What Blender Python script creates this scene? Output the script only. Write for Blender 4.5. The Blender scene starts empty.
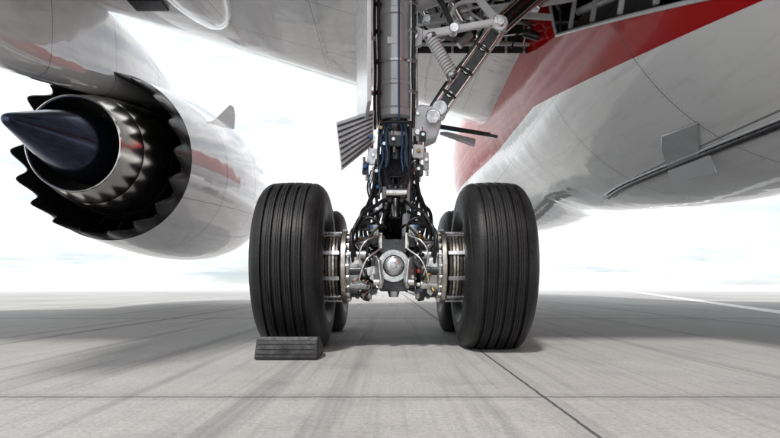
import bpy, bmesh, math, random
from mathutils import Vector, Matrix, Euler
random.seed(7)
SC = bpy.context.scene
V = Vector

# ------------------------------------------------------------------ nodes
class NT:
    def __init__(s, mat):
        s.t = mat.node_tree; s.n = s.t.nodes; s.l = s.t.links
    def new(s, typ, **kw):
        n = s.n.new(typ)
        for k, v in kw.items(): setattr(n, k, v)
        return n
    def m(s, op, a, b=None, c=None, clamp=False):
        n = s.new('ShaderNodeMath', operation=op); n.use_clamp = clamp
        for i, x in enumerate((a, b, c)):
            if x is None: continue
            if isinstance(x, (int, float)): n.inputs[i].default_value = x
            else: s.l.new(x, n.inputs[i])
        return n.outputs[0]
    def mix(s, f, a, b):
        n = s.new('ShaderNodeMix', data_type='RGBA')
        for i, x in ((0, f), (6, a), (7, b)):
            if isinstance(x, (int, float)): n.inputs[i].default_value = x
            elif isinstance(x, tuple): n.inputs[i].default_value = (*x[:3], 1)
            else: s.l.new(x, n.inputs[i])
        return n.outputs[2]
    def noise(s, vec, scale, detail=4, rough=.55):
        n = s.new('ShaderNodeTexNoise'); n.inputs['Scale'].default_value = scale
        n.inputs['Detail'].default_value = detail; n.inputs['Roughness'].default_value = rough
        s.l.new(vec, n.inputs['Vector']); return n.outputs[0]
    def ramp(s, f, lo, hi, a=0., b=1.):
        n = s.new('ShaderNodeMapRange'); s.l.new(f, n.inputs[0])
        for i, x in enumerate((lo, hi, a, b)): n.inputs[i+1].default_value = x
        return n.outputs[0]
    def scale(s, vec, sc):
        n = s.new('ShaderNodeMapping'); n.inputs['Scale'].default_value = sc
        s.l.new(vec, n.inputs[0]); return n.outputs[0]
    def line(s, co, period, off, w):
        f = s.m('FRACT', s.m('ADD', s.m('DIVIDE', s.m('SUBTRACT', co, off), period), .5))
        d = s.m('MULTIPLY', s.m('ABSOLUTE', s.m('SUBTRACT', f, .5)), period)
        return s.m('LESS_THAN', d, w)

def newmat(name):
    m = bpy.data.materials.new(name); m.use_nodes = True
    t = NT(m); b = t.n['Principled BSDF']; return m, t, b

def mat(name, col, rough=.5, metal=0., var=.25, scale=9., bump=.0, coat=0., bscale=60., dirt=None):
    m, t, b = newmat(name)
    tc = t.new('ShaderNodeTexCoord').outputs['Object']
    n = t.noise(tc, scale, 4, .6)
    f = t.ramp(n, .3, .7)
    lo = tuple(c*(1-var) for c in col); hi = tuple(min(1, c*(1+var*.6)) for c in col)
    c = t.mix(f, lo, hi)
    if dirt:
        g = t.ramp(t.noise(tc, scale*.9, 6, .7), .5, .75)
        c = t.mix(t.m('MULTIPLY', g, dirt), c, (.04, .035, .03))
    t.l.new(c, b.inputs['Base Color'])
    b.inputs['Metallic'].default_value = metal
    r = t.ramp(n, .3, .7, min(1, rough*1.3), max(.03, rough*.75))
    t.l.new(r, b.inputs['Roughness'])
    b.inputs['Coat Weight'].default_value = coat
    b.inputs['Coat Roughness'].default_value = .05
    if bump:
        bp = t.new('ShaderNodeBump'); bp.inputs['Strength'].default_value = bump
        bp.inputs['Distance'].default_value = .01
        t.l.new(t.noise(tc, bscale, 2), bp.inputs['Height']); t.l.new(bp.outputs[0], b.inputs['Normal'])
    return m

M = {}
M['strut'] = mat('strut_grey_paint', (.5, .51, .525), .2, .25, .08, 4, .015, .8, dirt=.18)
M['lgrey'] = mat('light_grey_paint', (.6, .61, .62), .3, 0, .1, 6, .02, .3, dirt=.2)
M['white'] = mat('white_part_paint', (.8, .81, .82), .25, 0, .08, 6, 0, .4, dirt=.14)
M['steel'] = mat('brushed_steel', (.74, .73, .71), .18, 1, .25, 25, .05)
M['alu'] = mat('cast_aluminium', (.64, .65, .66), .3, .9, .3, 18, .12, dirt=.45)
M['dsteel'] = mat('dark_steel', (.065, .065, .07), .3, .75, .45, 16, .1)
M['black'] = mat('black_painted_metal', (.01, .0105, .012), .28, 0, .4, 12, .05, .3)
M['hose'] = mat('hose_rubber', (.008, .008, .009), .4, 0, .3, 20)
M['brake'] = mat('brake_disc', (.55, .51, .47), .26, 1, .3, 30, .1, dirt=.3)
M['carbon'] = mat('brake_carbon', (.09, .08, .075), .4, .6, .4, 30)
M['red'] = mat('red_fitting', (.45, .03, .02), .4)
M['blue'] = mat('blue_anodised', (.04, .12, .33), .3, .5)
M['bluehose'] = mat('blue_sleeved_hose', (.03, .08, .18), .4)
M['gold'] = mat('brass_fitting', (.4, .27, .1), .35, .9)
M['well'] = mat('wheel_well_interior', (.05, .05, .05), .6, 0, .4, 3)
M['noz'] = mat('nozzle_titanium', (.86, .82, .77), .22, 1, .08, 2, .02)
M['duct'] = mat('fan_duct_liner', (.012, .012, .014), .5, .1, .5, 4, .05)
M['chev'] = mat('chevron_dark', (.012, .012, .014), .36, .2, .3, 6)
M['cap'] = mat('rim_grey', (.35, .35, .36), .4, .6, .2, 14, dirt=.5)
M['chk'] = mat('chock_rubber', (.014, .014, .016), .6, 0, .45, 14, .5, 0, 90)
M['chkt'] = mat('chock_worn_top', (.09, .09, .095), .7, 0, .5, 30, .5, 0, 90)

def plugmat():
    m, t, b = newmat('plug_heat_tinted')
    tc = t.new('ShaderNodeTexCoord').outputs['Object']
    s = t.scale(tc, (9, .35, 9))
    f = t.ramp(t.noise(s, 2.2, 6), .3, .75)
    t.l.new(t.mix(f, (.045, .052, .09), (.09, .105, .165)), b.inputs['Base Color'])
    b.inputs['Metallic'].default_value = .9; b.inputs['Roughness'].default_value = .2
    return m
M['plug'] = plugmat()

def rubber():
    m, t, b = newmat('tyre_rubber')
    tc = t.new('ShaderNodeTexCoord').outputs['Object']
    n = t.noise(tc, 5, 7, .65); f = t.ramp(n, .35, .7)
    fine = t.noise(tc, 90, 3)
    c = t.mix(f, (.008, .008, .009), (.019, .019, .0205))
    c = t.mix(t.m('MULTIPLY', t.ramp(fine, .5, .8), .45), c, (.05, .049, .048))
    sp = t.new('ShaderNodeSeparateXYZ'); t.l.new(tc, sp.inputs[0])
    dust = t.m('MULTIPLY', t.ramp(sp.outputs[2], .32, .0), t.ramp(t.noise(tc, 9, 6, .7), .35, .7))
    c = t.mix(t.m('MULTIPLY', dust, .35), c, (.09, .086, .08))
    sc = t.ramp(t.noise(t.scale(tc, (60, 1.2, 1.2)), 1.6, 4, .6), .56, .72)
    c = t.mix(t.m('MULTIPLY', sc, .4), c, (.07, .069, .068))
    t.l.new(c, b.inputs['Base Color']); t.l.new(t.ramp(n, .3, .7, .38, .55), b.inputs['Roughness'])
    b.inputs['Specular IOR Level'].default_value = .26
    bp = t.new('ShaderNodeBump'); bp.inputs['Strength'].default_value = .35; bp.inputs['Distance'].default_value = .005
    t.l.new(fine, bp.inputs['Height']); t.l.new(bp.outputs[0], b.inputs['Normal'])
    return m
M['tyre'] = rubber()

def paint(name, kind):
    m, t, b = newmat(name)
    tc = t.new('ShaderNodeTexCoord').outputs['Object']
    sp = t.new('ShaderNodeSeparateXYZ'); t.l.new(tc, sp.inputs[0]); X, Y, Z = sp.outputs
    nz = t.noise(tc, .9, 6, .6)
    base = t.mix(t.ramp(nz, .3, .7), (.76, .765, .77), (.86, .86, .86))
    st = t.scale(tc, (3, .35, 3))
    grime = t.ramp(t.noise(st, 2.2, 7, .7), .52, .8)
    base = t.mix(t.m('MULTIPLY', grime, .3), base, (.28, .27, .26))
    red = None
    if kind == 'fuselage':
        zb = t.m('MINIMUM', t.m('MULTIPLY_ADD', Y, .17, 1.92), t.m('MULTIPLY_ADD', Y, .05, 2.92))
        h = t.m('SUBTRACT', Z, zb)
        red = t.m('MULTIPLY', t.m('GREATER_THAN', h, 0), t.m('LESS_THAN', h, 2.3))
        base = t.mix(red, base, (.45, .002, .0035))
    if kind == 'fuselage':
        P, per, off = Y, 2.15, 1.1
        a = t.line(Y, per, off, .007); c = t.line(Z, 1.15, .86, .006); dd = t.line(Z, .05, 0, .009)
    elif kind == 'wing':
        P, per, off = X, 1.35, .2
        a = t.line(X, per, off, .006); c = t.line(t.m('MULTIPLY_ADD', X, -.4, Y), 1.5, .3, .006); dd = t.line(Y, .06, 0, .01)
    else:
        P, per, off = Y, 1.65, 10.4
        a = t.line(Y, per, off, .008); c = t.m('LESS_THAN', t.m('ABSOLUTE', t.m('ADD', Z, -1.9)), .007); dd = t.line(Z, .05, 0, .009)
    ln = t.m('MAXIMUM', a, c)
    riv = t.m('MULTIPLY', t.m('SUBTRACT', t.line(P, per, off, .05), t.line(P, per, off, .036)), dd)
    base = t.mix(t.m('MULTIPLY', riv, .3), base, (.2, .2, .2))
    base = t.mix(t.m('MULTIPLY', ln, .75), base, (.06, .06, .06))
    t.l.new(base, b.inputs['Base Color'])
    t.l.new(t.ramp(nz, .3, .7, .1, .05), b.inputs['Roughness'])
    b.inputs['Coat Roughness'].default_value = .015
    if red is not None:
        t.l.new(t.m('MULTIPLY_ADD', red, -.45, .6), b.inputs['Specular IOR Level'])
        t.l.new(t.m('MULTIPLY_ADD', red, -.65, .8), b.inputs['Coat Weight'])
    else:
        b.inputs['Specular IOR Level'].default_value = .6; b.inputs['Coat Weight'].default_value = .9
    bp = t.new('ShaderNodeBump'); bp.inputs['Strength'].default_value = .3; bp.inputs['Distance'].default_value = .04
    t.l.new(t.noise(tc, 1.3, 2), bp.inputs['Height']); t.l.new(bp.outputs[0], b.inputs['Normal']); t.l.new(bp.outputs[0], b.inputs['Coat Normal'])
    return m
M['fus'] = paint('fuselage_gloss_paint', 'fuselage')
M['wing'] = paint('wing_gloss_paint', 'wing')
M['nac'] = paint('nacelle_gloss_paint', 'nacelle')

# ------------------------------------------------------------------ geometry helpers
def empty(name, loc=(0, 0, 0)):
    e = bpy.data.objects.new(name, None); e.empty_display_size = .3
    SC.collection.objects.link(e); return e
def add(name, vs, fs, m, par, sharp=35):
    me = bpy.data.meshes.new(name); me.from_pydata([tuple(v) for v in vs], [], fs); me.validate()
    bm = bmesh.new(); bm.from_mesh(me); bmesh.ops.recalc_face_normals(bm, faces=bm.faces); bm.to_mesh(me); bm.free()
    for p in me.polygons: p.use_smooth = True
    me.set_sharp_from_angle(angle=math.radians(sharp))
    o = bpy.data.objects.new(name, me); SC.collection.objects.link(o)
    if m: me.materials.append(M[m] if isinstance(m, str) else m)
    if par: o.parent = par
    return o
def frame(d):
    d = V(d).normalized(); a = V((0, 0, 1)) if abs(d.z) < .9 else V((1, 0, 0))
    u = d.cross(a).normalized(); return d, u, d.cross(u)
def lathe(name, p, d, prof, m, par, seg=32, sharp=35, mod=None):
    p = V(p); d, u, w = frame(d); vs = []; fs = []; n = len(prof)
    for i in range(seg):
        a = 2*math.pi*i/seg; r_ = u*math.cos(a)+w*math.sin(a)
        for k, (t, r) in enumerate(prof):
            tt, rr = (t, r) if not mod else mod(t, r, a, k)
            vs.append(p+d*tt+r_*rr)
    for i in range(seg):
        j = (i+1) % seg
        for k in range(n-1):
            fs.append((i*n+k, i*n+k+1, j*n+k+1, j*n+k))
    o = add(name, vs, fs, m, par, sharp)
    bm = bmesh.new(); bm.from_mesh(o.data)
    bmesh.ops.remove_doubles(bm, verts=bm.verts, dist=1e-5); bm.to_mesh(o.data); bm.free()
    return o
def cyl(name, a, b, r, m, par, r2=None, seg=20, c=None):
    a = V(a); b = V(b); L = (b-a).length; r2 = r if r2 is None else r2
    c = min(r, r2, L)*.12 if c is None else c
    return lathe(name, a, b-a, [(0, 0), (0, r-c), (c, r), (L-c, r2), (L, r2-c), (L, 0)], m, par, seg)
def box(name, c, s, m, par, rot=(0, 0, 0), bev=.008):
    bm = bmesh.new(); bmesh.ops.create_cube(bm, size=1)
    for v in bm.verts: v.co = V((v.co.x*s[0], v.co.y*s[1], v.co.z*s[2]))
    bev = min(bev, min(s)*.3)
    if bev > 0: bmesh.ops.bevel(bm, geom=bm.edges[:], offset=bev, segments=2, affect='EDGES')
    R = Euler([math.radians(k) for k in rot]).to_matrix()
    for v in bm.verts: v.co = R @ v.co + V(c)
    me = bpy.data.meshes.new(name); bm.to_mesh(me); bm.free()
    for p in me.polygons: p.use_smooth = True
    me.set_sharp_from_angle(angle=math.radians(50))
    me.materials.append(M[m]); o = bpy.data.objects.new(name, me); SC.collection.objects.link(o); o.parent = par
    return o
def bar(name, a, b, w, h, m, par, up=(0, 1, 0), bev=.008):
    a = V(a); b = V(b); d = (b-a); L = d.length; d.normalize(); u = V(up); s = d.cross(u).normalized(); u = s.cross(d).normalized()
    o = box(name, (0, 0, 0), (w, h, L), m, par, bev=bev)
    R = Matrix((s, u, d)).transposed()
    for v in o.data.vertices: v.co = R @ v.co + (a+b)/2
    o.data.update()
    return o
def plate(name, pts, th, m, par, bev=.006):
    pts = [V(p) for p in pts]; n = (pts[1]-pts[0]).cross(pts[2]-pts[0]).normalized()*th/2
    k = len(pts); vs = [p+n for p in pts]+[p-n for p in pts]
    fs = [tuple(range(k)), tuple(range(2*k-1, k-1, -1))]+[(i, (i+1) % k, (i+1) % k+k, i+k) for i in range(k)]
    o = add(name, vs, fs, m, par, 30)
    if bev:
        b = o.modifiers.new('b', 'BEVEL'); b.width = bev; b.segments = 2
    return o
def tube(name, pts, r, m, par, res=8, smooth=True):
    pts = [V(p) for p in pts]
    if smooth and len(pts) > 2:
        q = [pts[0]*2-pts[1]]+pts+[pts[-1]*2-pts[-2]]; out = []
        for i in range(1, len(q)-2):
            for k in range(res):
                t = k/res; a, b, c, d = q[i-1:i+3]
                out.append(.5*((2*b)+(c-a)*t+(2*a-5*b+4*c-d)*t*t+(3*b-a-3*c+d)*t**3))
        out.append(pts[-1]); pts = out
    cu = bpy.data.curves.new(name, 'CURVE'); cu.dimensions = '3D'; cu.bevel_depth = r; cu.bevel_resolution = 3; cu.use_fill_caps = True
    sp = cu.splines.new('POLY'); sp.points.add(len(pts)-1)
    for i, p in enumerate(pts): sp.points[i].co = (*p, 1)
    sp.use_smooth = True
    cu.materials.append(M[m]); o = bpy.data.objects.new(name, cu); SC.collection.objects.link(o); o.parent = par
    return o
def cut(o, planes, test):
    bm = bmesh.new(); bm.from_mesh(o.data)
    for co, no in planes:
        bmesh.ops.bisect_plane(bm, geom=bm.verts[:]+bm.edges[:]+bm.faces[:], plane_co=co, plane_no=no)
    bmesh.ops.delete(bm, geom=[f for f in bm.faces if test(f.calc_center_median())], context='FACES')
    bm.to_mesh(o.data); bm.free()
def cr(keys, y):
    ks = sorted(keys)
    if y <= ks[0][0]: return ks[0][1:]
    if y >= ks[-1][0]: return ks[-1][1:]
    for i in range(len(ks)-1):
        if ks[i][0] <= y <= ks[i+1][0]:
            t = (y-ks[i][0])/(ks[i+1][0]-ks[i][0]); h = ks[i+1][0]-ks[i][0]
            res = []
            for j in range(1, len(ks[0])):
                def sl(k):
                    if k <= 0 or k >= len(ks)-1: return 0 if k <= 0 else (ks[-1][j]-ks[-2][j])/(ks[-1][0]-ks[-2][0])
                    return (ks[k+1][j]-ks[k-1][j])/(ks[k+1][0]-ks[k-1][0])
                a, b = ks[i][j], ks[i+1][j]
                res.append((2*t**3-3*t*t+1)*a+(t**3-2*t*t+t)*h*sl(i)+(-2*t**3+3*t*t)*b+(t**3-t*t)*h*sl(i+1))
            return res

# ------------------------------------------------------------------ ground
def apron():
    m, t, b = newmat('apron_concrete')
    tc = t.new('ShaderNodeTexCoord').outputs['Object']
    sp = t.new('ShaderNodeSeparateXYZ'); t.l.new(tc, sp.inputs[0]); X, Y, Z = sp.outputs
    n1 = t.ramp(t.noise(tc, .35, 6, .6), .3, .7)
    c = t.mix(n1, (.42, .415, .405), (.57, .565, .55))
    ix = t.m('FLOOR', t.m('DIVIDE', t.m('SUBTRACT', X, .66), 3.8)); iy = t.m('FLOOR', t.m('DIVIDE', t.m('SUBTRACT', Y, 2.23), 5.2))
    cb = t.new('ShaderNodeCombineXYZ'); t.l.new(ix, cb.inputs[0]); t.l.new(iy, cb.inputs[1])
    wn = t.new('ShaderNodeTexWhiteNoise'); t.l.new(cb.outputs[0], wn.inputs[0])
    c = t.mix(t.m('MULTIPLY', wn.outputs[0], .32), c, (.26, .255, .25))
    bl = t.ramp(t.noise(tc, 2.2, 8, .68), .48, .75)
    c = t.mix(t.m('MULTIPLY', bl, .5), c, (.22, .215, .21))
    g = t.ramp(t.noise(tc, 55, 4, .7), .38, .66)
    c = t.mix(t.m('MULTIPLY', g, .5), c, (.23, .225, .22))
    pit = t.ramp(t.noise(tc, 160, 2, .5), .64, .72)
    c = t.mix(t.m('MULTIPLY', pit, .6), c, (.08, .08, .08))
    s1 = t.ramp(t.noise(t.scale(tc, (2.6, .07, 1)), 1.6, 4, .6), .54, .66)
    s2 = t.ramp(t.noise(t.scale(tc, (14, .25, 1)), 1.5, 4, .6), .5, .75)
    c = t.mix(t.m('MULTIPLY', s1, .48), c, (.13, .128, .125))
    c = t.mix(t.m('MULTIPLY', s2, .38), c, (.16, .155, .15))
    br = t.noise(t.scale(tc, (1.5, 60, 1)), 3, 3)
    c = t.mix(t.m('MULTIPLY', t.ramp(br, .4, .7), .25), c, (.2, .2, .19))
    wob = t.m('MULTIPLY', t.m('SUBTRACT', t.noise(tc, 12, 3), .5), .012)
    j = t.m('MAXIMUM', t.line(t.m('ADD', X, wob), 3.8, .66, .007), t.line(t.m('ADD', Y, wob), 5.2, 2.23, .007))
    far2 = t.m('MAXIMUM', t.line(X, 3.8, .66, .018), t.line(Y, 5.2, 2.23, .03))
    j = t.m('MAXIMUM', j, t.m('MULTIPLY', far2, t.ramp(Y, 4, 9)))
    jw = t.m('MAXIMUM', t.line(X, 3.8, .66, .06), t.line(Y, 5.2, 2.23, .07))
    c = t.mix(t.m('MULTIPLY', jw, .18), c, (.13, .13, .12))
    c = t.mix(t.m('MULTIPLY', j, .85), c, (.03, .03, .03))
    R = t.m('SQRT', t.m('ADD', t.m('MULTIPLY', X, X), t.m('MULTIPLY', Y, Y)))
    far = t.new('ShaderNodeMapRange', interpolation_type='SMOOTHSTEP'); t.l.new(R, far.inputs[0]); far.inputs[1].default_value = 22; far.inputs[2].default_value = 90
    c = t.mix(far.outputs[0], c, (.74, .745, .75))  # horizon haze painted into the colour: concrete whitens with distance
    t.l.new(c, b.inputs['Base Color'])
    t.l.new(t.ramp(bl, 0, 1, .75, .5), b.inputs['Roughness'])
    h = t.m('SUBTRACT', t.m('ADD', t.m('MULTIPLY', g, .6), t.m('MULTIPLY', br, .6)), t.m('MULTIPLY', j, 2))
    bp = t.new('ShaderNodeBump'); bp.inputs['Strength'].default_value = .5; bp.inputs['Distance'].default_value = .005
    t.l.new(h, bp.inputs['Height']); t.l.new(bp.outputs[0], b.inputs['Normal'])
    S = 4000
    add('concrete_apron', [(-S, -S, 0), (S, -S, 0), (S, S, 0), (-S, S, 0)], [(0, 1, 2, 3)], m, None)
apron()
M['line'] = mat('worn_white_marking', (.84, .84, .82), .6, 0, .12, 6, .1)
dl = V((.375, 1, 0)).normalized(); nl = V((dl.y, -dl.x, 0))
p0 = V((6.9, 9.25, .004))
q = [p0-dl*30, p0+dl*500]
add('painted_marking_line', [q[0]-nl*.2, q[0]+nl*.2, q[1]+nl*.2, q[1]-nl*.2], [(0, 1, 2, 3)], 'line', None)

# ------------------------------------------------------------------ fuselage
FX = 4.9
FK = [(-30, 6.6, .5, .5), (-24, 6.1, 1.3, 1.3), (-14, 5.2, 2.4, 2.4), (-6, 4.75, 2.78, 2.8), (-2, 4.62, 2.84, 2.9), (2, 4.58, 2.86, 2.93), (7.5, 4.6, 2.86, 2.92),
      (10, 4.72, 2.83, 2.83), (12.5, 4.88, 2.8, 2.72), (17, 4.92, 2.76, 2.68), (20, 4.85, 2.5, 2.45), (23, 4.62, 1.9, 1.85), (25.2, 4.3, 1.1, 1.05), (26.2, 4.1, .35, .35), (26.4, 4.08, .02, .02)]
fu = empty('aircraft_fuselage')
vs = []; fs = []; ys = [-30+i*.4 for i in range(141)]+[26.2, 26.3, 26.4]; SEG = 128
def fe(y): return 2.02+.1*max(0, min(1, (11-y)/3, (y+6)/3))
for y in ys:
    cz, hw, hh = cr(FK, y); e = 2/fe(y)
    for k in range(SEG):
        a = 2*math.pi*k/SEG; ca, sa = math.cos(a), math.sin(a)
        vs.append((FX+hw*math.copysign(abs(ca)**e, ca), y, cz+hh*math.copysign(abs(sa)**e, sa)))
for i in range(len(ys)-1):
    for k in range(SEG):
        l = (k+1) % SEG; fs.append((i*SEG+k, i*SEG+l, (i+1)*SEG+l, (i+1)*SEG+k))
skin = add('fuselage_skin', vs, fs, 'fus', fu, 60)
nrm = V((0, -.36, 1)).normalized()
cut(skin, [(V((0, 4.68, 2.97)), nrm), (V((0, 3.7, 0)), V((0, 1, 0))), (V((0, 6.7, 0)), V((0, 1, 0)))],
    lambda c: 3.7 < c.y < 6.7 and c.x < 4.5 and 2.97+.36*(c.y-4.68) < c.z < 5)
def fx(y, z):
    cz, hw, hh = cr(FK, y); e = fe(y)
    return FX-hw*max(0, 1-abs((z-cz)/hh)**e)**(1/e)
lip = [(fx(y, 2.97+.36*(y-4.68))-.004, y, 2.97+.36*(y-4.68)) for y in [3.7+i*.2 for i in range(16)]]
tube('bay_edge_trim', lip, .022, 'lgrey', fu, 2)
lip2 = [(fx(6.7, z)-.004, 6.7, z) for z in [3.7+i*.12 for i in range(10)]]
tube('bay_edge_trim', lip2, .02, 'lgrey', fu, 2)
def sz(y, z, off=0.): return V((fx(y, z)-off, y, z))
ZV = 1.93
for dz, mm, rr in ((0, 'dsteel', .045), (.03, 'lgrey', .016), (-.028, 'lgrey', .016)):
    tube('belly_vent_slot', [sz(3.6+i*.35, ZV+dz+.012*i*.35, .012)+V((0, 0, -.012)) for i in range(16)], rr, mm, fu, 2)
a1_, b1_ = sz(5.85, ZV+.03, .03), sz(6.55, ZV+.04, .03)
a2_, b2_ = sz(5.35, ZV+.22, .04), sz(5.95, ZV+.26, .04)
plate('vent_flap_upper', [a1_, b1_, b2_.lerp(b1_, .3)+V((0, .05, 0)), b2_, a2_], .03, 'strut', fu)
plate('vent_flap_lower', [a1_+V((0, -.15, -.02)), b1_+V((0, 0, -.02)), b1_+V((.1, .05, -.2)), a1_+V((.12, -.1, -.24))], .025, 'strut', fu)
for y in (5.95, 6.4): cyl('flap_hinge', sz(y, ZV+.03, 0), sz(y, ZV+.0, .09), .018, 'steel', fu)

# ------------------------------------------------------------------ wing
def wing(name, mir=False):
    par = empty(name)
    def LE(x): return 11.6+.62*x
    def TE(x): return 1.6+.08*x if x > -5 else 1.2+.36*(x+5)
    def pt(x, s, top):
        y = LE(x)+(TE(x)-LE(x))*s; c = LE(x)-TE(x)
        z0 = 4.32-.1*x+.0006*x*x
        th = c*(.118 if x > -6 else .1)
        if top: z = z0+th*(.35+.65*math.sin(math.pi*min(1, s**.5))**.8) if 0 < s < 1 else z0+th*.35
        else: z = z0+th*.35*(1-min(1, s/.13)**.5)+.02*math.sin(math.pi*s)*c*.3+th*.35*max(0, (s-.75)/.25)**1.5
        X = x if not mir else 2*FX-x
        return (X, y, z)
    xs = [3.4-.35*i for i in range(22)]+[-4.4-.9*i for i in range(24)]
    ss = [0, .003, .01, .02, .035, .055, .08, .11, .15]+[.2+.05*i for i in range(17)]
    for top in (0, 1):
        vs = [pt(x, s, top) for x in xs for s in ss]; n = len(ss)
        fs = [(i*n+k, i*n+k+1, (i+1)*n+k+1, (i+1)*n+k) for i in range(len(xs)-1) for k in range(n-1)]
        o = add('upper_skin' if top else 'lower_skin', vs, fs, 'wing', par, 80)
        if not top and not mir:
            pl = [(V((.28, 0, 0)), V((1, 0, 0))), (V((2.6, 0, 0)), V((1, 0, 0))), (V((0, 3.4, 0)), V((0, 1, 0))), (V((0, 7.9, 0)), V((0, 1, 0)))]
            pl += [(V((-.35, 0, 0)), V((1, 0, 0))), (V((0, 5.4, 0)), V((0, 1, 0)))]
            cut(o, pl, lambda c: (.28 < c.x < 2.6 and 3.4 < c.y < 7.9) or (-.35 < c.x <= .28 and 3.4 < c.y < 5.4))
    return par
wg = wing('aircraft_wing'); wing('aircraft_wing', True)
def quad(name, pts, m, par): return add(name, pts, [(0, 1, 2, 3)], m, par)
x0, x1, y0, y1, zt = -.35, 3.9, 3.4, 7.9, 5.25
quad('bay_roof', [(x0, y0, zt), (x1, y0, zt), (x1, y1, zt), (x0, y1, zt)], 'well', wg)
quad('bay_front_wall', [(.28, y1, 4.0), (x1, y1, 4.0), (x1, y1, zt), (.28, y1, zt)], 'well', wg)
quad('bay_aft_wall', [(x0, y0, 4.1), (x1, y0, 2.7), (x1, y0, zt), (x0, y0, zt)], 'well', wg)
quad('bay_outer_wall', [(x0, y0, 4.1), (x0, 5.4, 4.1), (x0, 5.4, zt), (x0, y0, zt)], 'well', wg)
quad('bay_step_wall', [(x0, 5.4, 4.2), (.28, 5.4, 4.2), (.28, 5.4, zt), (x0, 5.4, zt)], 'well', wg)
quad('bay_outer_wall', [(.28, 5.4, 4.1), (.28, y1, 4.1), (.28, y1, zt), (.28, 5.4, zt)], 'well', wg)
quad('bay_inner_wall', [(x1, y0, 2.7), (x1, y1, 2.7), (x1, y1, zt), (x1, y0, zt)], 'well', wg)
for i in range(9):
    x = .4+i*.27; bar('bay_rib', (x, 7.84, 3.98), (x, 7.84, 5.2), .035, .05, 'lgrey' if i % 3 else 'alu', wg)
for z in (4.08, 4.4, 4.75): bar('bay_stringer', (.3, 7.78, z), (2.8, 7.78, z), .04, .05, 'white', wg)
for i in range(5):
    y = 4.2+i*.8; bar('bay_roof_beam', (.3, y, 5.1), (2.8, y, 5.1), .2, .07, 'lgrey', wg)
for i in range(60):
    x = random.uniform(.35, 2.2); z = random.uniform(3.85, 4.9); y = random.uniform(6.2, 7.6)
    k = random.random(); mm = random.choice(['steel', 'hose', 'alu', 'white', 'lgrey', 'gold', 'dsteel'])
    if k < .45: tube('bay_pipe', [(x, y, z), (x+random.uniform(-.3, .3), y-.1, z+.25), (x+random.uniform(-.6, .6), y, z+.2), (x+random.uniform(-.8, .8), y+.1, z+random.uniform(0, .9))], random.uniform(.012, .03), mm, wg)
    elif k < .75: box('bay_unit', (x, y, z+.1), (random.uniform(.08, .28), .2, random.uniform(.08, .25)), mm, wg, (0, random.uniform(-20, 20), 0))
    else: cyl('bay_actuator', (x, y, z), (x+random.uniform(-.5, .5), y, z+random.uniform(-.2, .5)), random.uniform(.03, .06), mm, wg)
for i in range(5):
    y = 4.3+i*.55; z = 2.97+.36*(y-4.68)+.06
    bar('bay_frame', (fx(y, z)+.1, y, z), (fx(y, z)+.25, y, z+.9), .05, .05, 'lgrey' if i % 2 else 'white', wg)
tube('bay_duct', [(2.6, 3.9, 3.05), (2.5, 5, 3.4), (2.4, 6.6, 3.95)], .05, 'white', wg)
tube('bay_duct', [(2.75, 3.9, 3.2), (2.6, 5, 3.55), (2.6, 6.6, 4.1)], .035, 'alu', wg)
bar('bay_sill', (.28, 7.9, 3.97+.3), (2.3, 7.9, 4.1), .06, .06, 'lgrey', wg)
bar('bay_sill', (.28, 5.4, 4.28), (.28, 7.9, 4.3), .06, .06, 'lgrey', wg, up=(0, 0, 1))
def canoe(name, x, ya, yb, z, w, h, par):
    vs = []; fs = []; N = 30; S = 28
    for i in range(N+1):
        t = i/N; y = ya+(yb-ya)*t; k = max(.001, (1-abs(2*t-1)**3.2)**.6)
        for s in range(S):
            a = 2*math.pi*s/S; vs.append((x+w/2*k*math.cos(a), y, z+h*k*math.sin(a)+.1*(t)))
    for i in range(N):
        for s in range(S): fs.append((i*S+s, i*S+(s+1) % S, (i+1)*S+(s+1) % S, (i+1)*S+s))
    return add(name, vs, fs, 'wing', par, 80)
canoe('flap_track_fairing', -2.75, -.2, 8.5, 4.55, 1.25, .36, wg)
canoe('flap_track_fairing', -8.6, -2.5, 4.2, 5.1, .6, .5, wg)
canoe('flap_track_fairing', -13, -3.6, 1.6, 5.5, .5, .45, wg)
box('wing_access_panel', (-3.6, 7.75, 4.66), (.5, .3, .05), 'dsteel', wg)

# ------------------------------------------------------------------ engine
en = empty('jet_engine'); EX, EZ = -4.9, 2.6
ax = V((0, 1, 0)); O = V((EX, 0, EZ)); NCH = 18
def lat_e(name, prof, m, seg=96, mod=None, sharp=40): return lathe(name, O, ax, prof, m, en, seg, sharp, mod)
def tri(a):
    f = (a*NCH/(2*math.pi)) % 1; return abs(f-.5)*2
def rowmod(rows):
    def f(t, r, a, k):
        w = rows[k]; s = tri(a); s = s*s*(3-2*s); return t+w*(.5-s)*.36, r
    return f
outer = [(9.06, 1.45), (9.35, 1.5), (9.6, 1.54), (10.0, 1.6), (10.6, 1.68), (11.3, 1.75), (12.1, 1.79), (12.9, 1.79), (13.5, 1.75), (13.9, 1.67), (14.08, 1.58), (14.1, 1.52), (14.0, 1.43), (13.7, 1.4), (13, 1.42), (12.4, 1.44)]
lat_e('nacelle_cowl', outer, 'nac', 128)
chev = [(9.065, 1.447), (8.98, 1.425), (8.85, 1.392), (8.74, 1.358), (8.74, 1.335), (8.9, 1.34), (9.15, 1.36), (9.6, 1.4)]
lat_e('chevron_nozzle', chev, 'chev', NCH*16, rowmod([0, .3, .7, 1, 1, .6, .2, 0]), 60)
lat_e('fan_duct', [(9.6, 1.4), (10.5, 1.46), (11.5, 1.46), (12.0, 1.44), (12.0, 1.0)], 'duct')
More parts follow.
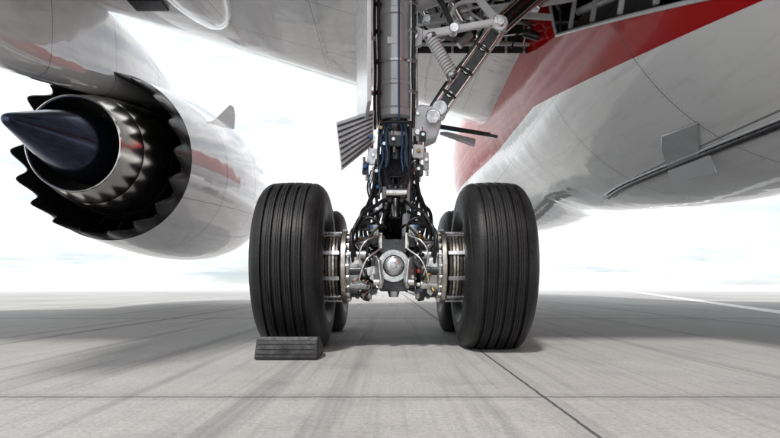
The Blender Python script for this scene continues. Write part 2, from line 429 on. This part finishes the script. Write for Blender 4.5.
for i in range(24):
    a = 2*math.pi*i/24; r_ = V((math.cos(a), 0, math.sin(a)))
    bar('fan_outlet_vane', O+V((0, 10.8, 0))+r_*1.05, O+V((0, 10.8, 0))+r_*1.46, .03, .4, 'dsteel', en, up=(0, 1, 0))
core = [(12, 1.1), (11, 1.15), (10.2, 1.12), (9.6, 1.06), (9.3, 1.01), (9.28, .995), (9.2, 1.0), (8.9, .97), (8.55, .89), (8.52, .875), (8.46, .875), (8.1, .76), (8.04, .735), (8.04, .72), (8.3, .7), (8.9, .68), (9.3, .68)]
lat_e('core_nozzle', core, 'noz', 96, None, 25)
lat_e('core_rim', [(8.05, .75), (8.02, .745), (8.015, .73), (8.03, .715)], 'steel')
lat_e('exhaust_plug', [(6.6, 0), (6.603, .03), (6.62, .06), (6.7, .1), (7.0, .2), (7.4, .335), (7.8, .45), (8.1, .52), (8.5, .57), (9.2, .56)], 'plug', 64)
lat_e('turbine_exit', [(9.2, .5), (9.2, .72)], 'duct')
lat_e('fan_disc', [(12.4, 1.44), (12.42, .3), (12.42, 0)], 'dsteel')
lat_e('spinner', [(12.9, 0), (12.85, .08), (12.6, .28), (12.42, .36)], 'black')
for i in range(18):
    a = 2*math.pi*i/18; r_ = V((math.cos(a), 0, math.sin(a))); tg = V((-math.sin(a), 0, math.cos(a)))
    c = O+V((0, 12.55, 0)); plate('fan_blade', [c+r_*.3-tg*.05, c+r_*.3+tg*.05+V((0, .15, 0)), c+r_*1.42+tg*.22+V((0, .15, 0)), c+r_*1.42-tg*.12], .012, 'dsteel', en, 0)
def pylon():
    vs = []; fs = []
    K = [(4.3, 4.2, 4.85, .04), (5.0, 3.5, 4.9, .2), (6.0, 3.16, 4.95, .3), (7.0, 3.24, 5.0, .34), (8.0, 3.42, 5.0, .35), (8.9, 3.58, 5.0, .34), (9.6, 3.7, 5.0, .34), (10.6, 3.9, 4.75, .32), (11.8, 4.05, 4.4, .24), (12.8, 4.1, 4.2, .06)]
    n = 14
    for y, zb, zt_, hw in K:
        h = zt_-zb
        vs += [(EX+hw*math.copysign(abs(math.cos(2*math.pi*k/n))**.5, math.cos(2*math.pi*k/n)), y, (zb+zt_)/2+h/2*math.copysign(abs(math.sin(2*math.pi*k/n))**.6, math.sin(2*math.pi*k/n))) for k in range(n)]
    for i in range(len(K)-1):
        for k in range(n): fs.append((i*n+k, i*n+(k+1) % n, (i+1)*n+(k+1) % n, (i+1)*n+k))
    o = add('engine_pylon', vs, fs, 'nac', en, 60)
    s = o.modifiers.new('s', 'SUBSURF'); s.levels = 2; s.render_levels = 2
pylon()
a = math.radians(45); rd = V((math.cos(a), 0, math.sin(a)))
c = O+V((0, 11.1, 0)); plate('nacelle_strake', [c+rd*1.68, c+rd*1.68+V((0, 1.3, 0)), c+rd*2.05+V((0, .55, 0)), c+rd*2.15+V((0, .2, 0)), c+rd*2.13+V((0, .02, 0))], .03, 'strut', en)
th_ = math.radians(2.6); pv = V((EX, 6.6, 2.6)); Rm = Matrix.Rotation(th_, 3, 'X')
en.rotation_euler = (th_, 0, 0); en.location = pv-Rm @ pv

# ------------------------------------------------------------------ landing gear
lg = empty('aircraft_landing_gear'); GX = .0275; AZ = .622
def wheel(par, cx, cy, cz, side, R=1.0, W=1.0):
    right = []
    def cz_(xx): return .645-.0035*(xx/.1)**2
    for g in (0, .066, .134):
        for dx, dr in ((-.012, 0), (-.0108, -.004), (-.0075, -.024), (.0075, -.024), (.0108, -.004), (.012, 0)):
            xx = g+dx
            if g == 0 and dx < 0: continue
            right.append((xx, cz_(xx)+dr))
        for f_ in (.026, .04) if g < .13 else ():
            for dx, dr in ((-.0025, 0), (0, -.004), (.0025, 0)):
                xx = g+f_+dx; right.append((xx, cz_(xx)+dr))
    right += [(.165, .634), (.185, .625), (.205, .609), (.222, .586), (.224, .580), (.227, .579), (.236, .558), (.246, .52), (.25, .475), (.246, .435), (.247, .43), (.243, .42), (.23, .375), (.205, .335), (.19, .305)]
    prof = [(-x, r) for x, r in reversed(right)]+right
    prof = [(x*W, r*R) for x, r in prof]
    o = lathe('tyre', (cx, cy, cz), (1, 0, 0), prof, 'tyre', par, 160, 32)
    for v in o.data.vertices:
        z = v.co.z
        if z < .12*R:
            k = (1-z/(.12*R)); v.co.x = cx+(v.co.x-cx)*(1+.07*min(1, k)**2)
        if v.co.z < .003: v.co.z = .003
    s = side; d = (s, 0, 0); c = (cx, cy, cz)
    lathe('wheel_rim', c, d, [(t*W, r*R) for t, r in [(-.195, .315), (-.2, .3), (-.19, .285), (-.05, .275), (.06, .27), (.12, .2), (.11, .1), (.17, .09), (.18, .05), (.18, 0)]], 'cap', par, 48)
    lathe('wheel_rim_flange', c, d, [(t*W, r*R) for t, r in [(.06, .275), (.19, .29), (.205, .305), (.2, .32), (.185, .31)]], 'steel', par, 48)
    for i in range(10):
        a = 2*math.pi*i/10
        p = V((cx+s*.1*W, cy+.15*R*math.cos(a), cz+.15*R*math.sin(a))); cyl('wheel_bolt', p, p+V((s*.04, 0, 0)), .014, 'steel', par, seg=8)
axles = (4.05, 5.5)
for iy, ay in enumerate(axles):
    for s in (-1, 1):
        wx = GX+s*.7425
        wheel(lg, wx, ay, AZ, s)
        c = V((GX, ay, AZ)); D = (s, 0, 0)
        t = .41; i = 0
        while t < .60:
            lathe('brake_rotor', c, D, [(t, .1), (t, .258), (t+.003, .262), (t+.017, .262), (t+.02, .258), (t+.02, .1)], 'brake' if i % 3 else 'carbon', lg, 40, 30); t += .0245; i += 1
        lathe('brake_outer_ring', c, D, [(.35, .15), (.35, .275), (.356, .287), (.385, .287), (.392, .278), (.392, .15)], 'brake', lg, 56)
        for i in range(20):
            a = 2*math.pi*i/20; rv = V((0, math.cos(a), math.sin(a)))
            p2 = c+rv*.262+V((s*.33, 0, 0)); cyl('ring_bolt', p2, p2+V((s*.025, 0, 0)), .011, 'steel', lg, seg=6)
        lathe('brake_housing', c, D, [(.2, .09), (.2, .125), (.23, .14), (.25, .2), (.28, .212), (.32, .212), (.335, .23), (.349, .23), (.349, .12)], 'alu', lg, 40)
        for i in range(10):
            a = 2*math.pi*(i+.3)/10; rv = V((0, math.cos(a), math.sin(a)))
            p = c+rv*.19+V((s*.2, 0, 0))
            cyl('brake_piston', p, p+V((s*.14, 0, 0)), .036, 'dsteel' if i % 2 else 'alu', lg, seg=16)
            cyl('piston_cap', p-V((s*.025, 0, 0)), p, .019, 'red' if i % 5 == 0 else 'steel', lg, seg=8)
        for i in range(9):
            a = 2*math.pi*i/9; rv = V((0, math.cos(a), math.sin(a)))
            p = c+rv*.27; bar('drive_key', p+V((s*.4, 0, 0)), p+V((s*.6, 0, 0)), .03, .014, 'alu', lg, up=rv, bev=.003)
        cyl('axle', c+V((s*.1, 0, 0)), c+V((s*.72, 0, 0)), .085, 'dsteel', lg)
        lathe('axle_collar', c, D, [(.12, .0), (.12, .12), (.14, .135), (.17, .135), (.19, .11), (.2, .11)], 'dsteel', lg)
        for i in range(16):
            a = random.uniform(-1.4, 1.7); p = c+V((s*random.uniform(.14, .3), -.17*math.cos(a)-.03, .21*math.sin(a)))
            if i % 2: box('brake_bracket', p, (random.uniform(.02, .07), .03, random.uniform(.02, .08)), random.choice(['alu', 'black', 'dsteel', 'lgrey']), lg, (0, random.uniform(-40, 40), 0), .004)
            else: cyl('brake_fitting', p, p+V((s*random.uniform(-.05, .05), -.03, random.uniform(-.05, .05))), random.uniform(.01, .02), random.choice(['steel', 'black', 'steel', 'gold']), lg, seg=8)
        yy = ay-.16 if iy == 0 else ay
        for k in range(3):
            o = .03*k
            tube('brake_hose', [(GX+s*(.07+o), 4.62-.03*k, 1.25-.1*k), (GX+s*(.13+o), (4.6+yy)/2-.1, 1.12-.08*k), (GX+s*(.24+o), yy, 1.0-.05*k), (GX+s*(.31), yy-.04*k, .83-.02*k), (GX+s*(.26+.02*k), ay-.2, .74-.05*k)], .013+.002*(k == 0), 'hose', lg)
        for k in range(2):
            tube('hydraulic_line', [(GX+s*.1, yy-.05, .85-.1*k), (GX+s*.2, yy-.12, .8-.14*k), (GX+s*.25, yy-.13, .7-.18*k), (GX+s*.22, yy-.1, .55-.04*k)], .007, 'steel', lg)
bc = lambda y, z=0, x=0: V((GX+x, y, AZ+z))
lathe('bogie_beam', bc(3.86), (0, 1, 0), [(0, 0), (0, .05), (.01, .075), (.05, .105), (.07, .12), (.1, .15), (.3, .155), (.42, .13), (.75, .15), (.95, .17), (1.15, .15), (1.4, .13), (1.5, .155), (1.8, .15), (1.85, .1), (1.85, 0)], 'dsteel', lg, 40)
lathe('bogie_end_cap', bc(3.80), (0, 1, 0), [(0, 0), (.003, .02), (.008, .024), (.01, .04), (.02, .058), (.03, .068), (.045, .074), (.06, .076), (.06, .0)], 'alu', lg, 32, 25)
lathe('bogie_end_ring', bc(3.845), (0, 1, 0), [(0, .08), (0, .118), (.012, .124), (.03, .124), (.04, .11)], 'alu', lg, 32)
for i in range(10):
    a = 2*math.pi*i/10; p = bc(3.83, .1*math.sin(a), .1*math.cos(a)); cyl('cap_bolt', p, p+V((0, .03, 0)), .0095, 'steel', lg, seg=6)
box('axle_clamp_lug', bc(3.98, .15), (.2, .16, .1), 'dsteel', lg); box('axle_clamp_lug', bc(3.98, -.14), (.22, .16, .1), 'dsteel', lg)
cyl('jacking_dome', bc(3.98, -.16), bc(3.98, -.235), .055, 'alu', lg, r2=.035)
for s in (-1, 1):
    plate('tow_lug', [bc(3.86, .08, s*.14), bc(3.86, -.1, s*.14), bc(3.8, -.17, s*.1), bc(3.78, -.12, s*.08), bc(3.8, .04, s*.1)], .03, 'alu', lg)
    cyl('tow_lug_pin', bc(3.81, -.12, s*.12-.03), bc(3.81, -.12, s*.12+.03), .025, 'steel', lg)
    cyl('brake_torque_rod', bc(4.05, -.21, s*.2), bc(4.8, -.2, s*.16), .024, 'steel', lg); cyl('brake_torque_rod', bc(5.5, -.21, s*.2), bc(4.8, -.2, s*.16), .024, 'steel', lg)
    cyl('rod_end', bc(4.05, -.21, s*.17), bc(4.05, -.21, s*.24), .045, 'alu', lg)
    plate('rod_bracket', [bc(4.03, -.08, s*.2), bc(3.93, -.1, s*.22), bc(3.96, -.26, s*.22), bc(4.08, -.27, s*.2)], .03, 'black', lg)
    box('brake_manifold', bc(4.08, .2, s*.12), (.1, .12, .09), 'black', lg); box('brake_manifold', bc(4.2, .29, s*.16), (.09, .1, .1), 'alu', lg)
    box('junction_box', bc(4.1, .33, s*.22), (.07, .07, .09), 'dsteel', lg, (0, s*12, 0))
    for k in range(4):
        p = bc(4.01, .17+.045*k, s*(.08+.03*k)); cyl('manifold_fitting', p, p-V((0, .05, 0)), .014, ('steel', 'gold', 'steel', 'blue')[k], lg, seg=6)
    cyl('axle_clamp_bolt', bc(3.9, .13, s*.1), bc(3.9, .25, s*.1), .018, 'steel', lg, seg=8)
    tube('manifold_hose', [bc(4.02, .24, s*.1), bc(3.9, .33, s*.12), bc(3.9, .36, s*.2), bc(3.92, .28, s*.27), bc(3.95, .16, s*.28)], .012, 'hose', lg)
    tube('manifold_hose', [bc(4.02, .3, s*.06), bc(3.86, .3, s*.1), bc(3.83, .2, s*.18), bc(3.85, .05, s*.2), bc(3.9, -.1, s*.2)], .01, 'hose', lg)
SX, SY = .05, 4.8
def S(z, x=0, y=0): return V((SX+x, SY+y, z))
SR = [(0, .1), (0, .16), (.02, .186), (.08, .186), (.1, .172), (.29, .172), (.3, .18), (.33, .18), (.34, .17), (.92, .168), (.93, .18), (.98, .18), (.99, .168), (1.9, .172), (2.0, .2), (2.7, .2)]
lathe('shock_strut_outer', S(1.98), (0, 0, 1), SR, 'strut', lg, 48, 30)
lathe('shock_strut_lower', S(1.5), (0, 0, 1), [(0, .1), (0, .135), (.015, .145), (.06, .145), (.075, .125), (.25, .125), (.26, .14), (.3, .142), (.32, .13), (.48, .14), (.48, 0)], 'dsteel', lg, 40, 30)
lathe('gland_ring', S(1.8), (0, 0, 1), [(0, .1), (0, .15), (.01, .158), (.05, .158), (.06, .14)], 'lgrey', lg, 40, 30)
cyl('chrome_piston', S(1.0), S(1.52), .1, 'steel', lg, seg=36)
lathe('piston_fork', S(.7), (0, 0, 1), [(0, .1), (.0, .14), (.1, .165), (.22, .15), (.3, .125), (.36, .125), (.38, .105)], 'dsteel', lg, 32)
cyl('bogie_pivot_pin', bc(4.8, .02, -.24), bc(4.8, .02, .24), .07, 'steel', lg)
for s in (-1, 1):
    plate('fork_cheek', [S(1.0, s*.14, -.1), S(1.0, s*.14, .1), S(.62, s*.2, .14), S(.5, s*.2, 0), S(.62, s*.2, -.14)], .05, 'dsteel', lg, .015)
for s in (-1, 1):
    plate('torque_link_upper', [S(1.66, s*.13, -.12), S(1.48, s*.135, -.12), S(1.17, s*.04, -.5), S(1.3, s*.04, -.53)], .04, 'dsteel', lg, .01)
    plate('torque_link_lower', [S(.97, s*.13, -.1), S(.82, s*.135, -.12), S(1.16, s*.045, -.54), S(1.29, s*.045, -.5)], .04, 'dsteel', lg, .01)
    cyl('link_boss', S(1.57, s*.09, -.14), S(1.57, s*.17, -.14), .055, 'alu', lg)
    cyl('link_boss', S(.88, s*.08, -.13), S(.88, s*.17, -.13), .055, 'alu', lg)
cyl('link_apex_pin', S(1.235, -.09, -.53), S(1.235, .09, -.53), .042, 'steel', lg); cyl('link_apex_nut', S(1.235, -.11, -.53), S(1.235, -.08, -.53), .055, 'alu', lg, seg=6)
cyl('link_hinge_pin', S(1.57, -.2, -.14), S(1.57, .2, -.14), .022, 'steel', lg)
plate('link_web', [S(1.6, -.1, -.16), S(1.6, .1, -.16), S(1.4, .06, -.34), S(1.4, -.06, -.34)], .02, 'dsteel', lg)
plate('link_web', [S(.9, -.1, -.16), S(.9, .1, -.16), S(1.06, .06, -.36), S(1.06, -.06, -.36)], .02, 'dsteel', lg)
cyl('truck_positioner', S(1.5, .1, -.2), bc(4.25, .17, .1), .032, 'lgrey', lg); cyl('truck_positioner_body', S(1.8, .1, -.17), S(1.4, .1, -.23), .045, 'black', lg)
items = [(-.2, 1.62, .1, .08, .14, 'alu'), (-.17, 1.48, .08, .07, .1, 'lgrey'), (.2, 1.66, .1, .09, .12, 'white'), (.2, 1.5, .09, .08, .1, 'black'), (-.02, 1.76, .14, .06, .1, 'black'), (-.1, 1.72, .05, .05, .1, 'blue'),
         (-.22, 1.78, .08, .06, .06, 'steel'), (.17, 1.38, .07, .06, .08, 'alu'), (-.16, 1.34, .07, .06, .09, 'black'), (.27, 1.58, .05, .05, .16, 'lgrey'), (-.27, 1.52, .05, .05, .12, 'dsteel'), (.24, 1.8, .06, .07, .09, 'dsteel'), (-.13, 1.86, .06, .05, .08, 'alu'),
         (.15, 1.2, .07, .07, .08, 'black'), (-.16, 1.15, .08, .07, .1, 'alu'), (.18, 1.06, .08, .07, .08, 'dsteel')]
for x, z, w, d, h, mm in items:
    box('manifold_block', S(z, x, -.17), (w, d, h), mm, lg, (0, random.uniform(-8, 8), 0), .008)
    cyl('fitting', S(z, x, -.2), S(z, x, -.25), .018, random.choice(['steel', 'gold', 'blue', 'steel']), lg, seg=6)
    cyl('fitting', S(z-h/2, x+.01, -.17), S(z-h/2-.05, x+.01, -.17), .014, 'steel', lg, seg=8)
    cyl('fitting', S(z+h/2, x-.01, -.17), S(z+h/2+.04, x-.01, -.17), .012, 'steel', lg, seg=8)
for i in range(26):
    x0_ = random.choice([-1, 1])*random.uniform(.05, .23); zt_ = random.uniform(1.45, 1.9); zb_ = random.uniform(.9, 1.1)
    tube('hydraulic_hose', [S(zt_, x0_, -.18), S((zt_*2+zb_)/3, x0_*1.15, -.2-random.uniform(0, .05)), S((zt_+2*zb_)/3, x0_*1.1+random.uniform(-.03, .03), -.24), S(zb_, x0_*.9, -.22), S(zb_-.1, x0_*.8, -.3)], random.choice([.007, .01, .013]), random.choice(['hose', 'hose', 'black', 'steel', 'bluehose', 'dsteel']), lg)
for s in (-1, 1):
    for k in range(3):
        tube('hose_loop', [S(1.5-.08*k, s*.15, -.2), S(1.3-.06*k, s*(.2+.02*k), -.28), S(1.08, s*(.22+.035*k), -.42), S(.93-.03*k, s*(.22+.03*k), -.6), S(.84-.05*k, s*(.17+.03*k), -.72), S(.78-.04*k, s*.12, -.75)], .015, 'hose', lg)
        cyl('hose_crimp', S(1.5-.08*k, s*.15, -.2), S(1.44-.08*k, s*.165, -.215), .021, 'steel', lg, seg=10)
tube('hose_guide', [S(1.86, -.14, -.2), S(1.9, -.1, -.26), S(1.9, .1, -.26), S(1.86, .13, -.24), S(1.5, .12, -.26), S(1.36, .1, -.3)], .014, 'hose', lg)
tube('hose_guide', [S(1.86, -.14, -.2), S(1.6, -.15, -.24), S(1.3, -.12, -.3)], .014, 'hose', lg)
for x_ in (-.07, .05, .085, -.11):
    tube('sensor_cable', [S(1.93, x_*.9, -.18), S(1.75, x_*1.2, -.24), S(1.6, x_, -.27), S(1.45, x_*1.3, -.3), S(1.3, x_*1.1, -.28)], .009, 'bluehose', lg)
# hard lines and hoses running up both sides of the cylinder
for x, y, mm, r in ((-.165, -.1, 'steel', .009), (-.145, -.13, 'hose', .014), (-.185, -.05, 'hose', .012), (.135, -.14, 'steel', .009), (.16, -.11, 'black', .015), (.19, -.06, 'alu', .011), (.03, -.186, 'bluehose', .007)):
    tube('strut_line', [S(1.9, x, y), S(2.15, x*1.04, y-.012), S(2.4, x, y-.005), S(2.9, x*1.04, y-.012), S(3.6, x, y), S(4.4, x, y)], r, mm, lg)
for z in (2.48, 3.12):
    lathe('line_clamp_band', S(z), (0, 0, 1), [(0, .165), (0, .183), (.022, .183), (.022, .165)], 'alu', lg, 36)
for z in (2.2, 2.48, 2.75, 3.0):
    box('line_clamp', S(z+.01, .155, -.13), (.08, .045, .035), 'alu', lg, (0, 0, 35)); box('line_clamp', S(z+.01, -.16, -.12), (.07, .045, .035), 'black', lg, (0, 0, -35))
box('data_plate', S(2.66, -.03, -.17), (.09, .008, .06), 'white', lg, bev=.002)
for y_ in (-.06, .08):
    plate('brace_lug', [S(2.02, .1, y_), S(1.78, .1, y_), S(1.74, .2, y_), S(1.82, .38, y_), S(1.96, .42, y_), S(2.1, .38, y_), S(2.12, .22, y_)], .07, 'white', lg, .02)
cyl('lug_pin', S(1.97, .33, -.16), S(1.97, .33, .18), .045, 'steel', lg); cyl('lug_pin_head', S(1.97, .33, -.18), S(1.97, .33, -.14), .062, 'alu', lg, seg=6)
cyl('lug_pin', S(1.86, .2, -.12), S(1.86, .2, .14), .028, 'steel', lg); cyl('lug_bolt', S(2.03, .2, -.11), S(2.03, .2, -.08), .02, 'steel', lg, seg=6)
a0 = S(2.0, .34, 0); a1 = S(2.86, .95, .04); a2 = V((2.3, 5.1, 4.1))
for dy in (-.055, .055):
    bar('side_brace_lower', a0+V((0, dy, 0)), a1+V((0, dy, 0)), .1, .028, 'black', lg)
bar('side_brace_web', a0+V((.05, 0, .07)), a1, .04, .1, 'black', lg)
bar('side_brace_upper', a1, a2, .12, .05, 'dsteel', lg)
for dy in (-.06, .06): bar('side_brace_rail', a1+V((0, dy, 0)), a2+V((0, dy, 0)), .04, .02, 'steel', lg)
dn = (a1-a0).normalized(); pn = V((-dn.z, 0, dn.x))
for k in (-1, 1): cyl('brace_edge_tube', a0+pn*.058*k+V((0, -.06, 0)), a1+pn*.058*k+V((0, -.06, 0)), .023, 'steel', lg)
dn2 = (a2-a1).normalized(); pn2 = V((-dn2.z, 0, dn2.x))
for k in (-1, 1): cyl('brace_edge_tube', a1+pn2*.07*k+V((0, -.05, 0)), a2+pn2*.07*k+V((0, -.05, 0)), .022, 'steel', lg)
for t in (.25, .5, .75):
    p = a0.lerp(a1, t)+V((0, -.09, 0)); cyl('brace_bolt', p, p+V((0, .03, 0)), .028, 'steel', lg)
    tube('brace_line_clip', [p+pn*.07, p+V((0, -.02, 0)), p-pn*.07], .008, 'hose', lg)
tube('brace_line', [a0+pn*.08+V((0, -.05, 0)), a0.lerp(a1, .4)+pn*.1, a0.lerp(a1, .7)+pn*.085, a1+pn*.12], .011, 'hose', lg)
cyl('brace_joint', a1+V((0, -.13, 0)), a1+V((0, .14, 0)), .075, 'alu', lg, seg=28); cyl('brace_joint_pin', a1+V((0, -.16, 0)), a1+V((0, .16, 0)), .035, 'steel', lg)
cyl('brace_joint', a0+V((0, -.12, 0)), a0+V((0, .12, 0)), .07, 'steel', lg, seg=28)
p = a0.lerp(a1, .1); cyl('brace_knuckle', p+V((0, -.1, 0)), p+V((0, .1, 0)), .075, 'alu', lg)
b0 = S(2.74, .16, -.06); b1 = a1+V((-.02, -.1, .02))
bar('lock_link', b0, b0.lerp(b1, .5), .07, .045, 'white', lg); bar('lock_link', b0.lerp(b1, .47), b1, .055, .055, 'white', lg)
for t in (0, .48, 1): q_ = b0.lerp(b1, t); cyl('lock_link_pin', q_+V((0, -.05, 0)), q_+V((0, .05, 0)), .045, 'steel', lg)
plate('lock_link_bracket', [S(2.86, .13, -.06), S(2.62, .13, -.06), S(2.66, .24, -.06), S(2.8, .25, -.06)], .06, 'lgrey', lg)
b2 = S(3.3, .62, 0); bar('lock_stay', b1, b2, .06, .05, 'lgrey', lg); bar('lock_stay', b0.lerp(b1, .48), S(3.4, .28, 0), .05, .05, 'dsteel', lg)
def spring(a, b, r, turns, wr, m):
    a = V(a); b = V(b); d, u, w = frame(b-a); L = (b-a).length; pts = []
    n = turns*12
    for i in range(n+1):
        an = 2*math.pi*i/12; pts.append(a+d*(L*i/n)+u*r*math.cos(an)+w*r*math.sin(an))
    tube('lock_spring', pts, wr, m, lg, smooth=False)
    cyl('spring_guide', a-d*.05, b+d*.05, r*.45, 'dsteel', lg); cyl('spring_seat', a-d*.03, a, r*1.25, 'alu', lg); cyl('spring_seat', b, b+d*.03, r*1.25, 'alu', lg)
spring(S(2.7, .32, -.12), S(2.38, .5, -.12), .045, 13, .012, 'white')
spring(S(2.78, .36, .05), S(2.46, .54, .05), .036, 13, .009, 'steel')
cyl('spring_anchor', S(2.37, .5, -.15), S(2.37, .5, .1), .03, 'alu', lg)
cyl('retract_actuator', S(3.1, .12, .1), V((1.3, 5.4, 3.75)), .075, 'lgrey', lg); cyl('retract_rod', V((1.3, 5.4, 3.75)), V((1.9, 5.5, 4.1)), .04, 'steel', lg)
cyl('drag_brace', S(2.5, 0, .16), V((.15, 7.4, 4.35)), .07, 'strut', lg); cyl('drag_brace_collar', S(2.5, 0, .12), S(2.62, 0, .3), .1, 'alu', lg)
cyl('trunnion', V((-.3, 4.8, 4.25)), V((.5, 4.8, 4.25)), .16, 'strut', lg)
rng = random.Random(3)
for i in range(56):
    x = rng.uniform(.3, 1.5); z = 2.95+rng.uniform(0, .9)+max(0, x-.9)*.3; y = rng.uniform(4.9, 5.9); mm = rng.choice(['steel', 'hose', 'alu', 'steel', 'white', 'dsteel', 'lgrey'])
    if i % 2: tube('upper_hose', [(x, y, z), (x+rng.uniform(-.2, .2), y, z+.15), (x+rng.uniform(-.4, .4), y+.1, z+.3), (x+rng.uniform(-.5, .5), y+.3, z+.8), (x+rng.uniform(-.3, .3), y+.4, 4.5)], rng.uniform(.008, .02), mm, lg)
    else:
        q1 = V((x, y, z)); q2 = V((x+rng.uniform(-.35, .35), y+rng.uniform(-.1, .3), z+rng.uniform(.1, .5)))
        cyl('upper_rod', q1, q2, rng.uniform(.015, .035), mm, lg); cyl('upper_rod_end', q1+V((0, -.03, 0)), q1+V((0, .03, 0)), .04, 'alu', lg)
bar('bay_cross_tube', (.2, 5.6, 3.3), (2.1, 5.9, 3.75), .09, .06, 'white', lg); bar('bay_cross_tube', (.3, 5.9, 3.62), (1.9, 6.1, 3.62), .06, .06, 'lgrey', lg)
bar('bay_hanger', (.35, 5.6, 3.3), (.35, 5.7, 4.6), .06, .06, 'lgrey', lg); bar('bay_hanger', (1.3, 5.8, 3.5), (1.4, 5.9, 4.8), .06, .06, 'dsteel', lg)
plate('gear_door_main', [(-.17, 4.3, 4.35), (-.34, 5.6, 4.35), (-.34, 5.6, 2.15), (-.21, 4.6, 1.93), (-.17, 4.3, 2.0)], .035, 'white', lg)
plate('gear_door_lower', [(-.47, 4.55, 1.9), (-.14, 4.6, 2.03), (-.15, 4.6, 1.72), (-.42, 4.5, 1.47)], .03, 'lgrey', lg)
for i in range(8):
    t = i/7.; A = V((-.46, 4.52, 1.86)).lerp(V((-.41, 4.47, 1.5)), t); B = V((-.15, 4.57, 1.98)).lerp(V((-.16, 4.57, 1.73)), t)
    bar('door_rib', A, B, .012, .02, 'dsteel', lg, bev=.003)
for z in (2.2, 2.7, 3.2):
    bar('door_link', S(z, -.13, -.05), V((-.2, 4.7, z+.03)), .035, .04, 'alu', lg); cyl('door_link_pin', V((-.2, 4.62, z+.03)), V((-.2, 4.78, z+.03)), .025, 'steel', lg)
for z in (2.3, 2.6, 2.9, 3.3): bar('door_stiffener', (-.16, 4.36, z), (-.3, 5.5, z), .03, .03, 'lgrey', lg, up=(0, 0, 1))
plate('gear_door_inboard', [(.5, 5.2, 2.0), (.86, 5.3, 1.9), (.92, 5.6, 2.04), (.6, 5.6, 2.12)], .03, 'lgrey', lg)
plate('gear_door_inboard', [(.9, 5.4, 2.06), (1.12, 5.4, 2.02), (1.14, 5.7, 2.1), (.96, 5.7, 2.15)], .03, 'dsteel', lg)
cyl('inboard_door_arm', (.42, 4.9, 1.98), (1.05, 5.5, 2.07), .022, 'dsteel', lg)

# nose gear (far ahead)
ng = empty('nose_landing_gear')
for s in (-1, 1): wheel(ng, FX+s*.3, 21.5, .5, s, .79, .7)
cyl('nose_axle', (FX-.3, 21.5, .5), (FX+.3, 21.5, .5), .06, 'steel', ng)
cyl('nose_strut', (FX, 21.5, .45), (FX, 21.3, 1.3), .07, 'steel', ng); cyl('nose_strut_upper', (FX, 21.3, 1.25), (FX, 21.2, 3.2), .12, 'strut', ng)
cyl('nose_drag_brace', (FX, 21.3, 1.6), (FX, 20, 2.7), .06, 'strut', ng)
for s in (-1, 1): plate('nose_gear_door', [(FX+s*.5, 20.4, 2.6), (FX+s*.5, 22.2, 2.7), (FX+s*.62, 22.2, 1.9), (FX+s*.62, 20.4, 1.8)], .03, 'white', ng)

# ------------------------------------------------------------------ wheel chock
ck = empty('wheel_chock')
def chock(par, x0, x1, yb, yf):
    pr = [(yb, .004), (yb, .02), (yb+.05, .12), (yb+.075, .14), (yb+.125, .142), (yf-.04, .07), (yf, .03), (yf, .004)]
    n = len(pr); vs = [(x0, y, z) for y, z in pr]+[(x1, y, z) for y, z in pr]
    fs = [tuple(range(n)), tuple(range(2*n-1, n-1, -1))]+[(i, (i+1) % n, (i+1) % n+n, i+n) for i in range(n)]
    o = add('chock_body', vs, fs, 'chk', par, 25); b = o.modifiers.new('b', 'BEVEL'); b.width = .008; b.segments = 3
    for i in range(3):
        z = .035+i*.03; y = yb+.003+.05*(z-.02)/.1
        bar('chock_rib', (x0+.01, y, z), (x1-.01, y, z), .012, .01, 'chk', par, bev=.004)
    bar('chock_edge_wear', (x0+.006, yb+.062, .131), (x1-.006, yb+.062, .131), .03, .01, 'chkt', par, up=(0, -.7, .7), bev=.003)
chock(ck, -.865, -.465, 3.31, 3.64)

# ------------------------------------------------------------------ world, sun, camera
w = bpy.data.worlds.new('World'); SC.world = w; w.use_nodes = True
class WM: node_tree = w.node_tree
t = NT(WM); bg = t.n['Background']
EL, RO = math.radians(56), math.radians(200)
sky = t.new('ShaderNodeTexSky', sky_type='NISHITA'); sky.sun_disc = False; sky.sun_elevation = EL; sky.sun_rotation = RO
tc = t.new('ShaderNodeTexCoord').outputs['Generated']
spw = t.new('ShaderNodeSeparateXYZ'); t.l.new(tc, spw.inputs[0]); Zw = spw.outputs[2]
n = t.noise(t.scale(tc, (1, 1, 3.2)), 2.3, 8, .58)
f = t.ramp(n, .38, .54, .5, 1.)
n2 = t.ramp(t.noise(t.scale(tc, (1, 1, 6)), 4.5, 7, .6), .38, .62)
cl = t.mix(n2, (8.2, 8.7, 9.0), (12, 12, 12))
col = t.mix(f, sky.outputs[0], cl)
low = t.m('MULTIPLY', t.ramp(Zw, .1, .035), t.ramp(Zw, .0, .02))
cn = t.ramp(t.noise(t.scale(tc, (1, 1, 9)), 6, 7, .6), .47, .62)
col = t.mix(t.m('MULTIPLY', t.m('MULTIPLY', low, cn), .8), col, (5.0, 5.9, 6.4))
t.l.new(col, bg.inputs[0]); bg.inputs[1].default_value = .13
sd = bpy.data.lights.new('sun', 'SUN'); sd.energy = 3.0; sd.angle = math.radians(5); sd.color = (1, .97, .93)
so = bpy.data.objects.new('sun', sd); SC.collection.objects.link(so)
dirv = V((math.sin(RO)*math.cos(EL), math.cos(RO)*math.cos(EL), math.sin(EL)))
so.rotation_euler = dirv.to_track_quat('Z', 'Y').to_euler()
cd = bpy.data.cameras.new('camera'); cam = bpy.data.objects.new('camera', cd); SC.collection.objects.link(cam)
cam.location = (0, 0, .48); cam.rotation_euler = (math.radians(90), 0, 0)
cd.sensor_width = 36; cd.lens = 24; cd.shift_y = 66/780; cd.clip_end = 9000; cd.clip_start = .02
SC.camera = cam
SC.view_settings.view_transform = 'Standard'; SC.view_settings.look = 'None'; SC.view_settings.exposure = 0
